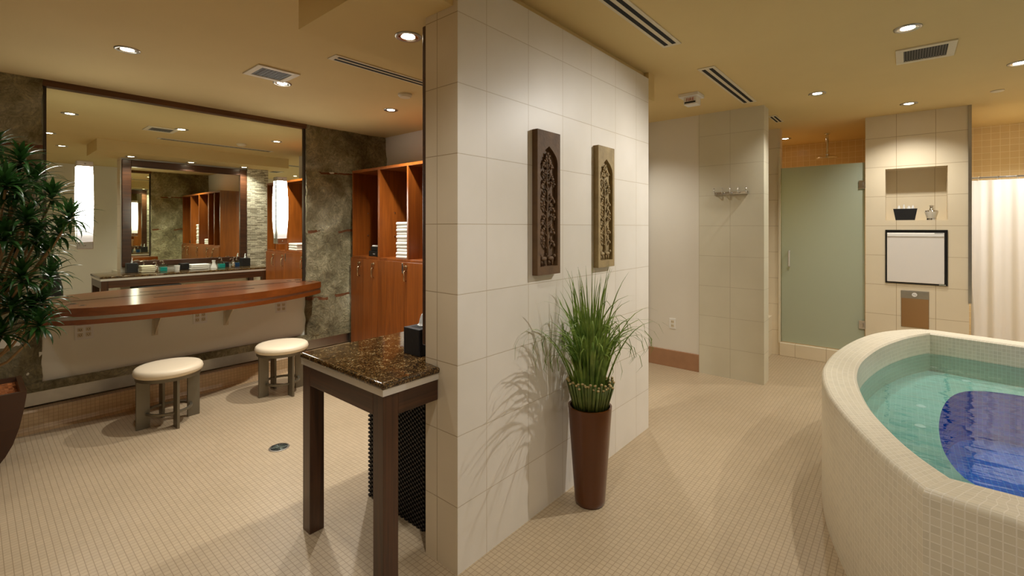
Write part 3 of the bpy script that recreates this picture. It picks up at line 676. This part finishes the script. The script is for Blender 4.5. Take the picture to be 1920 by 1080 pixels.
# ================================================================= CARVED PANELS
def panel(label, y0, m, seed):
    R = random.Random(seed); W, Hh, z0 = .210, .780, 1.292; xb, xf = -1.521, -1.485
    t = thing('carved_panel', label, 'wall art', (xb, y0+W/2, z0))
    yc = y0+W/2; iy0, iy1, iz0, izs, izt = y0+.025, y0+W-.025, z0+.045, z0+.610, z0+.700
    bm = BM(); box(bm, xb, xb+.014, y0+.003, y0+W-.003, z0+.003, z0+Hh-.003)
    # border with pointed arch opening
    arch = []
    for k in range(9):
        u = k/8; arch.append((iy0+(yc-iy0)*(1-math.cos(u*PI/2))**.8, izs+(izt-izs)*u**.75))
    L = [(y0, z0), (iy0, z0), (iy0, izs)]+arch[1:]+[(yc, z0+Hh), (y0, z0+Hh)]
    def mir(p): return (2*yc-p[0], p[1])
    prism(bm, L, xb, xf, axis=0); prism(bm, [mir(p) for p in L][::-1], xb, xf, axis=0)
    box(bm, xb, xf, iy0, iy1, z0, iz0)
    obj('frame', bm, m, t)
    bm = BM(); X = xb+.020
    def jit(a): return R.uniform(-a, a)
    tube(bm, [(X, yc+.004*math.sin(k*1.4), iz0+.06+k*(izt-iz0-.15)/9) for k in range(10)], .009, 7, r1=.004)
    def leafs(y, z, n, r):
        for i in range(n):
            a = 2*PI*i/n+jit(.3); ell(bm, (X+.003+R.uniform(0, .006), y+r*.8*math.cos(a), z+r*.8*math.sin(a)), (.005, r*.62, r*.34), 8, 5, Matrix.Rotation(a, 3, 'X'))
        ell(bm, (X+.010, y, z), (.005, r*.35, r*.35), 8, 5)
    for k in range(8):
        z = iz0+.13+k*.062
        for s in (-1, 1):
            wv = (iy1-yc)*(.62 if k < 6 else .45-.12*(k-6)); zz = z+jit(.008)
            tube(bm, [(X, yc, zz-.03), (X+.003, yc+s*wv*.35, zz-.022), (X+.004, yc+s*wv*.7, zz+.002), (X+.004, yc+s*wv*.55, zz+.020)], .0042, 6, r1=.0025)
            if (k+(s > 0)) % 3 == 0: leafs(yc+s*wv*.95, zz+.012, 5, .016)
            else:
                for q in range(4): ell(bm, (X+.004+jit(.002), yc+s*(wv*.5+.011*q), zz+.02-q*.011+jit(.004)), (.006, .013, .0065), 8, 5, Matrix.Rotation(s*(.9-q*.5), 3, 'X'))
                ell(bm, (X+.006, yc+s*wv*1.15, zz-.018), (.006, .009, .009), 8, 5)
    leafs(yc, izt-.055, 6, .018)
    obj('tree_relief', bm, m, t, True)
    bm = BM()
    for s in (-1, 1):
        y = yc+s*.034; z = iz0+.035
        ell(bm, (X+.002, y, z+.006), (.010, .028, .013), 10, 6); ell(bm, (X+.006, y+s*.026, z+.020), (.008, .011, .010), 8, 5)
        for q in (-.018, -.008, .010, .019): tube(bm, [(X, y+q, z), (X, y+q+jit(.004), z-.032)], .0042, 6, r1=.003)
        tube(bm, [(X, y-s*.025, z+.008), (X+.002, y-s*.033, z+.022), (X+.002, y-s*.022, z+.034)], .003, 5)
    obj('animal_figures', bm, m, t, True)
panel('dark brown carved tree panel, the left one hung on the tiled divider wall', 1.953, 'carve1', 3)
panel('pale carved tree panel, the right one on the tiled divider wall', 2.589, 'carve2', 8)  # paler wood tone than the left panel

# ================================================================= GRASS PLANT
px_, py_ = -1.363, 2.28
t = thing('potted_grass', 'tall tapered brown pot of long grass beside the tiled divider wall', 'plant', (px_, py_, 0))
bm = BM(); lathe(bm, [(.078, 0), (.083, .006), (.086, .03), (.098, .2), (.112, .4), (.122, .538), (.122, .546), (.112, .546), (.108, .50)], px_, py_, 48, cap=False); lathe(bm, [(.0005, .001), (.08, .001)], px_, py_, 48, cap=False)
obj('planter', bm, 'potr', t, A40)
bm = BM(); lathe(bm, [(.0005, .505), (.109, .505)], px_, py_, 24, cap=False); obj('soil', bm, 'soil', t)
R = random.Random(11)
bm = BM(); bmt = BM()
for k in range(64):
    a = 2*PI*k/64*1.0+R.uniform(-.04, .04); r = .088+R.uniform(-.008, .006); top = r+.034+R.uniform(-.008, .01); h = .675+R.uniform(-.02, .025)
    p0 = (px_+r*math.cos(a)*.92, py_+r*math.sin(a)*.92, .50); p1 = (px_+top*math.cos(a), py_+top*math.sin(a), h)
    tube(bm, [p0, p1], .0062, 7); lathe(bmt, [(.0075, h-.001), (.0078, h+.006), (.003, h+.008)], p1[0], p1[1], 8)
obj('stalk_bundle', bm, 'stalk', t, True); obj('stalk_tips', bmt, 'stalktop', t, True)
bm = BM()
def blade(a, r0, lean, length, droop, w=.0075, z0=.52, n=12):
    p = Vector((px_+r0*math.cos(a), py_+r0*math.sin(a), z0)); th = lean; pts = [p.copy()]
    st = length/n
    for k in range(n):
        th += droop*(k/n)**2.2*3/n; 
        d = Vector((math.sin(th)*math.cos(a), math.sin(th)*math.sin(a), math.cos(th))); p = p+d*st
        if p.x < -1.512: p.x = -1.512+R.uniform(0, .003)
        pts.append(p.copy())
    ribbon(bm, pts, w, Vector((.761, .648, 0)), .12)
for k in range(140):
    blade(R.uniform(0, 2*PI), R.uniform(.01, .085), R.uniform(-.03, .09), R.uniform(.52, .84), R.choice([.2, .6, 2.0, 3.4, 4.6, 5.4]), R.uniform(.011, .016))
for k in range(26): blade(R.choice([-PI/2, PI/2, -PI/4, PI/4, -2.0, 1.9])+R.uniform(-.4, .4), .05, R.uniform(.08, .2), R.uniform(.6, .80), R.uniform(3.0, 5.2), R.uniform(.010, .014))
for a, l, d in ((-2.2, .82, 3.0), (-2.0, .86, 3.3), (-1.9, .76, 3.0), (.9, .74, 2.2), (1.2, .80, 2.0), (-1.6, .8, 3.6)): blade(a, .05, .34, l, d, .010)
obj('grass_blades', bm, 'leaf2', t, True)

# ================================================================= LEAFY PLANT AT LEFT
cx, cy = -4.60, 0.0
t = thing('potted_dracaena', 'leafy green plant in a tapering square brown planter at the left edge', 'plant', (cx, cy, 0))
bm = BM(); prof = [(.125, 0), (.158, .06), (.190, .14), (.218, .25), (.236, .36), (.247, .45), (.25, .485)]
def ringsq(s, z, b): return [b.verts.new((cx+q[0]*s, cy+q[1]*s, z)) for q in ((-1, -1), (1, -1), (1, 1), (-1, 1))]
rs = [ringsq(s, z, bm) for s, z in prof]+[ringsq(s, z, bm) for s, z in ((.222, .485), (.215, .44))]
for a, b in zip(rs, rs[1:]):
    for i in range(4): bm.faces.new((a[i], a[(i+1) % 4], b[(i+1) % 4], b[i]))
bm.faces.new(rs[0][::-1]); obj('planter', bm, 'potl', t)
bm = BM(); g = [[bm.verts.new((cx-.216+.432*i/24, cy-.216+.432*j/24, .452+noise.noise((i*.9, j*.9, 0))*.016)) for i in range(25)] for j in range(25)]
for j in range(24):
    for i in range(24): bm.faces.new((g[j][i], g[j][i+1], g[j+1][i+1], g[j+1][i]))
obj('bark_mulch', bm, 'bark', t)
R = random.Random(5)
def at(px, py, d):
    u = (px-960)/869; return Vector((d*(.761*u-.648), d*(.648*u+.761), 1.55-(py-426)/869*d))
heads = [(38, 285, 2.85, .8), (96, 352, 2.95, .9), (128, 392, 2.85, .7), (10, 330, 2.7, 1), (50, 398, 2.8, 1), (8, 430, 2.7, 1), (84, 455, 3.05, .9), (40, 505, 2.75, .9), (78, 548, 3.0, .8), (22, 560, 2.8, .9), (72, 592, 2.85, .8), (0, 610, 2.8, .8), (-40, 290, 2.8, 1), (-50, 400, 2.8, 1), (-40, 500, 2.8, 1), (30, 455, 3.05, .9), (-10, 260, 2.9, .8), (20, 380, 2.9, .8), (10, 530, 2.95, .8), (66, 430, 2.9, .8), (66, 320, 3.0, .8), (110, 420, 2.9, .7), (56, 560, 2.95, .8), (30, 345, 2.8, .8), (92, 500, 2.95, .7)]
bms = BM(); base = Vector((cx+.02, cy+.02, .46)); frk = Vector((cx+.12, cy+.05, .95))
for s in (-.02, .02): tube(bms, [base+Vector((s, s, 0)), base+Vector((s*2+.03, s, .25)), frk+Vector((s, 0, 0))], .017, 8, r1=.012)
for (hx, hy, d, sc) in heads:
    H = at(hx, hy+26, d); mid = frk.lerp(H, .5)+Vector((R.uniform(-.03, .03), R.uniform(-.03, .03), -.05))
    st = frk if H.z > 1.05 else base+Vector((0, 0, .12))
    mid = st.lerp(H, .55)+Vector((0, 0, -.06)); tube(bms, [st, st.lerp(mid, .6), mid, mid.lerp(H, .6)+Vector((0, 0, -.01)), H], .010, 7, r1=.006)
    bm = BM(); nl = int(34*sc+8); axis = (H-mid).normalized()*.5+Vector((0, 0, .9)); axis.normalize()
    for k in range(nl):
        u = k/nl; a = k*2.399+R.uniform(-.2, .2); th = .3+1.6*u+R.uniform(-.15, .15); L = (.125+.06*math.sin(PI*u))*(.8+.3*sc)*R.uniform(.85, 1.1)
        p = H+axis*(.05*(1-u)); pts = [p.copy()]; n = 7
        for q in range(n):
            th2 = th+(.8+.9*u)*(q/n)**1.3; dd = Vector((math.sin(th2)*math.cos(a), math.sin(th2)*math.sin(a), math.cos(th2))); p = p+dd*(L/n)
            if p.x < -5.06: p.x = -5.06
            pts.append(p.copy())
        ribbon(bm, pts, R.uniform(.022, .031)*(.85+.2*sc), None, .18)
    obj('leaf_cluster', bm, 'leaf', t, True)
obj('stems', bms, 'stem', t, True)
# small bulb? dark vase with reeds seen in the mirror
t = thing('floor_vase', 'dark bottle shaped floor vase with green reeds, seen in the mirror', 'vase', (.92, .93, 0))
bm = BM(); lathe(bm, [(.09, 0), (.13, .08), (.155, .30), (.15, .50), (.11, .70), (.06, .84), (.04, .92), (.045, .97), (.032, .97), (.03, .9)], .92, .93, 32, cap=False); obj('vase_body', bm, 'blackb', t, True)
bm = BM(); R = random.Random(2)
for k in range(12):
    a = R.uniform(0, 6.28); l = R.uniform(.35, .6); ribbon(bm, [(.92+math.cos(a)*(.01+.12*(q/6)**1.3), .93+math.sin(a)*(.01+.12*(q/6)**1.3), .93+l*q/6) for q in range(7)], .018, None, .1)
obj('reeds', bm, 'leaf2', t, True)
t = thing('light_switch', 'small pale switch plate on the far wall, seen in the mirror', 'switch', (1.76, .95, 1.2)); y, zc = 1.02, 1.58
OB('cover_plate', 'whitep', t, (1.752, 1.7605, y-.06, y+.06, zc-.06, zc+.06), bev=.003); OB('rocker', 'whitep', t, (1.746, 1.753, y-.017, y+.017, zc-.035, zc+.035), bev=.002)

# ================================================================= PASSAGE: hooks, outlet
t = thing('hook_rail', 'chrome rail of coat hooks on the tiled stub wall', 'hooks', (-1.37, 5.06, 1.9))
OB('rail', 'chrome', t, (-1.53, -1.205, 5.045, 5.065, 1.885, 1.912), bev=.003)
for k in range(5):
    x = -1.515+k*.0755; bm = BM(); tube(bm, [(x, 5.046, 1.898), (x, 5.010, 1.898), (x, 4.998, 1.915), (x, 4.998, 1.945)], .006, 8); ell(bm, (x, 4.998, 1.947), (.009, .009, .006)); obj('hook', bm, 'chrome', t, True)
t = thing('wall_outlet', 'white outlet on the painted wall above the brown baseboard', 'outlet', (-1.98, 5.08, .48)); x, z = -1.98, .48
OB('cover_plate', 'whitep', t, (x-.036, x+.036, 5.074, 5.0802, z-.058, z+.058), bev=.003)
for q in (-1, 1):
    s = OB('socket', 'vent', t, (x-.016, x+.016, 5.071, 5.075, z+q*.022-.015, z+q*.022+.015), bev=.004)
    OB('slots', 'dark', s, (x-.008, x-.005, 5.0702, 5.0712, z+q*.022-.004, z+q*.022+.006), (x+.005, x+.008, 5.0702, 5.0712, z+q*.022-.004, z+q*.022+.006))

# ================================================================= GLASS DOOR AND SHOWER
t = thing('shower_door', 'frosted greenish glass shower door beside the niche wall', 'shower door', (-.75, 6.43, .16))
OB('glass_panel', 'door', t, (-1.160, -.352, 6.425, 6.435, .163, 2.266))
OB('glass_edge', 'edgeglass', t, (-1.164, -1.1601, 6.424, 6.436, .163, 2.266))
bm = BM(); x = -1.075; tube(bm, [(x, 6.425, 1.262), (x, 6.385, 1.262), (x, 6.385, 1.082), (x, 6.425, 1.082)], .010, 10); obj('handle', bm, 'band', t, A40)
for z in (2.022, .470):
    h = OB('hinge', 'chrome', t, (-.405, -.346, 6.412, 6.448, z-.046, z+.046), bev=.004); OB('hinge_pin', 'steel', h, (-.372, -.360, 6.404, 6.413, z-.024, z+.024), bev=.002)
SB('trim_shower_jamb_edge', 'vent', (-1.185, -1.166, 6.375, 6.45, .155, 2.40))
t = thing('rain_shower', 'chrome rain shower head hanging from the ceiling above the glass door', 'shower head', (-.773, 7.12, 2.75))
bm = BM(); lathe(bm, [(.032, 2.749), (.032, 2.740), (.012, 2.732)], -.773, 7.12, 24); obj('flange', bm, 'chrome', t, A40)
bm = BM(); lathe(bm, [(.016, 2.74), (.016, 2.49)], -.773, 7.12, 16); obj('pipe', bm, 'chrome', t, A40)
bm = BM(); lathe(bm, [(.016, 2.50), (.026, 2.485), (.024, 2.47), (.112, 2.445), (.118, 2.435), (.112, 2.428), (.02, 2.428)], -.773, 7.12, 36); obj('rose', bm, 'chrome', t, A40)

# ================================================================= NICHE WALL CONTENT
t = thing('niche_basket', 'black flared basket holding toiletries in the wall niche', 'basket', (-.01, 6.44, 1.624))
def flared(bm, cx, cy, z0, z1, w0, w1, d0, d1, th=.006):
    def rg(w, d, z): return [bm.verts.new((cx+a*w/2, cy+b*d/2, z)) for a, b in ((-1, -1), (1, -1), (1, 1), (-1, 1))]
    r = [rg(w0, d0, z0), rg(w1, d1, z1), rg(w1-2*th, d1-2*th, z1), rg(w0-2*th, d0-2*th, z0+th)]
    for a, b in zip(r, r[1:]):
        for i in range(4): bm.faces.new((a[i], a[(i+1) % 4], b[(i+1) % 4], b[i]))
    bm.faces.new(r[0][::-1]); bm.faces.new(r[-1])
bm = BM(); flared(bm, -.012, 6.437, 1.6245, 1.745, .155, .195, .075, .088); obj('basket_body', bm, 'blackb', t)
for i, (dx, h, r) in enumerate(((-.05, .035, .016), (-.01, .045, .012), (.03, .03, .018), (.062, .034, .014))):
    bm = BM(); lathe(bm, [(r*.9, 1.66), (r, 1.745), (r*.5, 1.745+h*.7), (r*.5, 1.745+h)], -.012+dx, 6.437, 14); tag(obj('toiletry_bottle', bm, 'whitep', None, A40), ['white travel bottle at the left in the niche basket', 'slim white travel bottle, second from left in the niche basket', 'wide white travel bottle, third in the niche basket', 'white travel bottle at the right in the niche basket'][i], 'bottle', 'bottles in the niche basket')
t = thing('lotion_dispenser', 'silver and white pump dispenser on the wall niche shelf', 'dispenser', (.195, 6.44, 1.624))
bm = BM(); lathe(bm, [(.040, 1.6245), (.040, 1.642), (.038, 1.643)], .195, 6.44, 28); obj('foot', bm, 'chrome', t, A40)
bm = BM(); lathe(bm, [(.038, 1.643), (.053, 1.705), (.052, 1.712)], .195, 6.44, 28); obj('cup_body', bm, mat('cream_ceramic', (214, 206, 188), .25, .2), t, A40)
bm = BM(); lathe(bm, [(.053, 1.712), (.050, 1.722), (.022, 1.732), (.017, 1.745), (.017, 1.765), (.021, 1.768), (.021, 1.774)], .195, 6.44, 28); tube(bm, [(.195, 6.44, 1.768), (.195, 6.41, 1.770), (.195, 6.398, 1.762)], .006, 8); obj('pump_top', bm, 'chrome', t, A40)
t = thing('mini_refrigerator', 'small white refrigerator set flush in the tiled niche wall', 'refrigerator', (.07, 6.42, .96))
OB('cabinet', 'black', t, (-.172, .313, 6.398, 6.53, .959, 1.520)); d = OB('door', 'enamel', t, (-.160, .290, 6.372, 6.397, .972, 1.492), bev=.005)
OB('handle_strip', 'whitep', d, (-.158, .288, 6.366, 6.373, 1.452, 1.484), bev=.003); OB('badge', 'grey', d, (.215, .283, 6.364, 6.3665, 1.486, 1.494)); OB('hinge_foot', 'chrome', t, (.25, .30, 6.375, 6.3975, .961, .971), bev=.001)
bm = BM()
for q in ((-.174, .315, 6.380, 6.398, 1.498, 1.522), (-.174, .315, 6.380, 6.398, .957, .968), (-.174, -.163, 6.380, 6.398, .968, 1.498), (.295, .315, 6.380, 6.398, .968, 1.498)): box(bm, *q)
obj('black_surround', bm, 'black', t)
t = thing('waste_chute', 'steel waste flap with a painted brown reflection and a white oval sticker below the refrigerator', 'bin', (.065, 6.38, .5))
OB('flap', 'reflect_steel', t, (-.043, .173, 6.384, 6.392, .507, .884), bev=.001); OB('top_lip', 'steel', t, (-.043, .173, 6.378, 6.3845, .806, .884), bev=.002)  # brown reflection is put into the colour of the flap's steel
bm = BM(); lathe(bm, [(.0005, 0), (.021, 0)], .062, 6.3765, 24, cap=False, axis=1, cz=.848); s = obj('sticker', bm, 'whitep', t); OB('sticker_print', 'grey', s, (.05, .062, 6.3755, 6.3762, .846, .852), (.064, .075, 6.3755, 6.3762, .842, .848))
# curtain
t = thing('curtain_rod', 'thin dark curtain rod with rings above the white shower curtain', 'curtain rod', (1.1, 6.45, 2.03))
bm = BM(); tube(bm, [(.47, 6.45, 2.035), (1.76, 6.45, 2.035)], .009, 10); obj('rod', bm, 'steel', t, True)
for k in range(10):
    x = .54+k*.13; bm = BM(); lathe(bm, [(.014, -.003), (.018, 0), (.014, .003), (.011, 0), (.014, -.003)], x, 6.45, 16, cap=False, axis=0, cz=2.03)
    obj('ring', bm, 'chrome', t, True)
bm = BM(); nx, nz = 130, 24; g = []
for j in range(nz+1):
    z = .12+(2.01-.12)*j/nz; row = []
    for i in range(nx+1):
        u = i/nx; x = .478+1.27*u; f = .30+.7*(1-j/nz)
        y = 6.45+.028*f*math.sin(u*48+math.sin(u*9)*1.5)+.012*f*math.sin(u*101+1)
        if i == 0: x += .02*math.sin(z*3)+.012
        row.append(bm.verts.new((x, y, z)))
    g.append(row)
for j in range(nz):
    for i in range(nx): bm.faces.new((g[j][i], g[j][i+1], g[j+1][i+1], g[j+1][i]))
tag(obj('shower_curtain', bm, 'curtain', None, True), 'white fabric shower curtain hanging in folds at the right edge', 'curtain')

# ================================================================= HOT TUB
def crom(P, n=8):
    P = [Vector(p).to_3d() if len(p) == 2 else Vector(p) for p in P]; out = []
    for i in range(len(P)-1):
        a = P[max(i-1, 0)]; b = P[i]; c = P[i+1]; d = P[min(i+2, len(P)-1)]
        for k in range(n):
            t_ = k/n; out.append(.5*((2*b)+(c-a)*t_+(2*a-5*b+4*c-d)*t_**2+(3*b-a-3*c+d)*t_**3))
    out.append(P[-1]); return out
def resample(P, n):
    L = [0]
    for a, b in zip(P, P[1:]): L.append(L[-1]+(b-a).length)
    out = []; j = 0
    for k in range(n+1):
        s = L[-1]*k/n
        while j < len(L)-2 and L[j+1] < s: j += 1
        f = (s-L[j])/max(1e-9, L[j+1]-L[j]); out.append(P[j].lerp(P[j+1], f))
    return out
oc = resample(crom([(.040, 2.010), (-.068, 2.213), (-.165, 2.44), (-.248, 2.665), (-.318, 2.90), (-.372, 3.19), (-.392, 3.45), (-.375, 3.86), (-.30, 4.36), (-.19, 4.75), (-.06, 5.0), (.075, 5.16), (.20, 5.19)]), 64)
ic = resample(crom([(.116, 2.165), (.033, 2.305), (-.040, 2.48), (-.13, 2.76), (-.195, 3.10), (-.222, 3.40), (-.212, 3.75), (-.14, 4.22), (-.03, 4.62), (.06, 4.85), (.142, 5.009)]), 64)
ofr = [Vector((1.75, 1.86, 0)), Vector((1.0, 1.895, 0)), Vector((.30, 1.965, 0)), Vector((.12, 1.995, 0))]; ifr = [Vector((1.75, 2.10, 0)), Vector((1.0, 2.12, 0)), Vector((.30, 2.165, 0)), Vector((.19, 2.165, 0))]
obk = [Vector((.36, 5.15, 0)), Vector((.9, 5.02, 0)), Vector((1.75, 4.85, 0))]; ibk = [Vector((.25, 4.985, 0)), Vector((.7, 4.88, 0)), Vector((1.75, 4.66, 0))]
t = thing('hot_tub', 'large raised whirlpool tub covered in beige mosaic, filled with water', 'hot tub', (.8, 3.5, 0))
ZR_ = .70
def strip(name, m, rows_fn, path, reverse=False, parent=t, hard=A40):
    """sweep profile rows along a path; u follows the path, v the profile"""
    bm = BM(); L = bm.loops.layers.uv.new('UVMap'); G = []; U = [0]
    for a, b in zip(path, path[1:]): U.append(U[-1]+(b[0]-a[0]).length)
    for k, pp in enumerate(path): G.append([bm.verts.new(q) for q in rows_fn(*pp)])
    V = [0]
    for a, b in zip(G[0], G[0][1:]): V.append(V[-1]+(b.co-a.co).length)
    for i in range(len(G)-1):
        for j in range(len(G[0])-1):
            f = bm.faces.new((G[i][j], G[i+1][j], G[i+1][j+1], G[i][j+1]))
            for l, (a, b) in zip(f.loops, ((i, j), (i+1, j), (i+1, j+1), (i, j+1))): l[L].uv = (U[a], V[b])
    return obj(name, bm, m, parent, hard, uv=False)
def outer_rows(o, i):
    d = (i-o).normalized(); r = .022
    return [Vector((o.x, o.y, 0)), Vector((o.x, o.y, ZR_-r))]+[Vector((o.x, o.y, 0))+d*r*(1-math.cos(a))+Vector((0, 0, ZR_-r+r*math.sin(a))) for a in (.4, .8, 1.2, PI/2)]
def top_rows(o, i):
    d = (i-o).normalized(); r = .022; a = Vector((o.x, o.y, ZR_))+d*r; b = Vector((i.x, i.y, ZR_))-d*.012
    return [a, a.lerp(b, .5), b, Vector((i.x, i.y, ZR_-.012))]
def inner_rows(o, i): return [Vector((i.x, i.y, ZR_-.012)), Vector((i.x, i.y, .40))]
segs = {'front': list(zip(ofr+[oc[0]], ifr+[ic[0]])), 'curved': list(zip(oc, ic)), 'back': list(zip([oc[-1]]+obk, [ic[-1]]+ibk))}
for nm, path in segs.items():
    strip(nm+'_wall', 'tub', outer_rows, path); strip(nm+'_coping', 'tub', top_rows, path); strip(nm+'_inner_wall', 'tub', inner_rows, path)
# submerged bench with the blue foot well
well = [(1.70, 2.86), (1.0, 2.86), (.34, 2.88), (.22, 2.93), (.165, 3.10), (.14, 3.35), (.145, 3.70), (.185, 4.10), (.26, 4.42), (.38, 4.60), (.60, 4.66), (1.0, 4.60), (1.70, 4.45)]
wl = resample(crom(well, 6), 60); il = resample(ifr+ic+ibk, 60)
bm = BM(); a = [bm.verts.new((p.x, p.y, .40)) for p in il]; b = [bm.verts.new((p.x, p.y, .40)) for p in wl]
for k in range(60): bm.faces.new((a[k], a[k+1], b[k+1], b[k]))
obj('bench', bm, 'tubin', t)
bm = BM(); a = [bm.verts.new((p.x, p.y, .40)) for p in wl]; b = [bm.verts.new((p.x, p.y, .06)) for p in wl]
for k in range(60): bm.faces.new((a[k], a[k+1], b[k+1], b[k]))
bm.faces.new(b); obj('foot_well', bm, 'blue', t)
bm = BM(); bm.faces.new([bm.verts.new((p.x, p.y, .54)) for p in il]); obj('water', bm, 'water', t)
for (x, y) in ((.02, 3.6), (.03, 4.0), (.3, 4.87), (.9, 4.75)):
    bm = BM(); lathe(bm, [(.0005, .402), (.018, .406), (.026, .401)], x+.04, y-.03, 16, cap=False); obj('jet', bm, 'whitep', t, True)
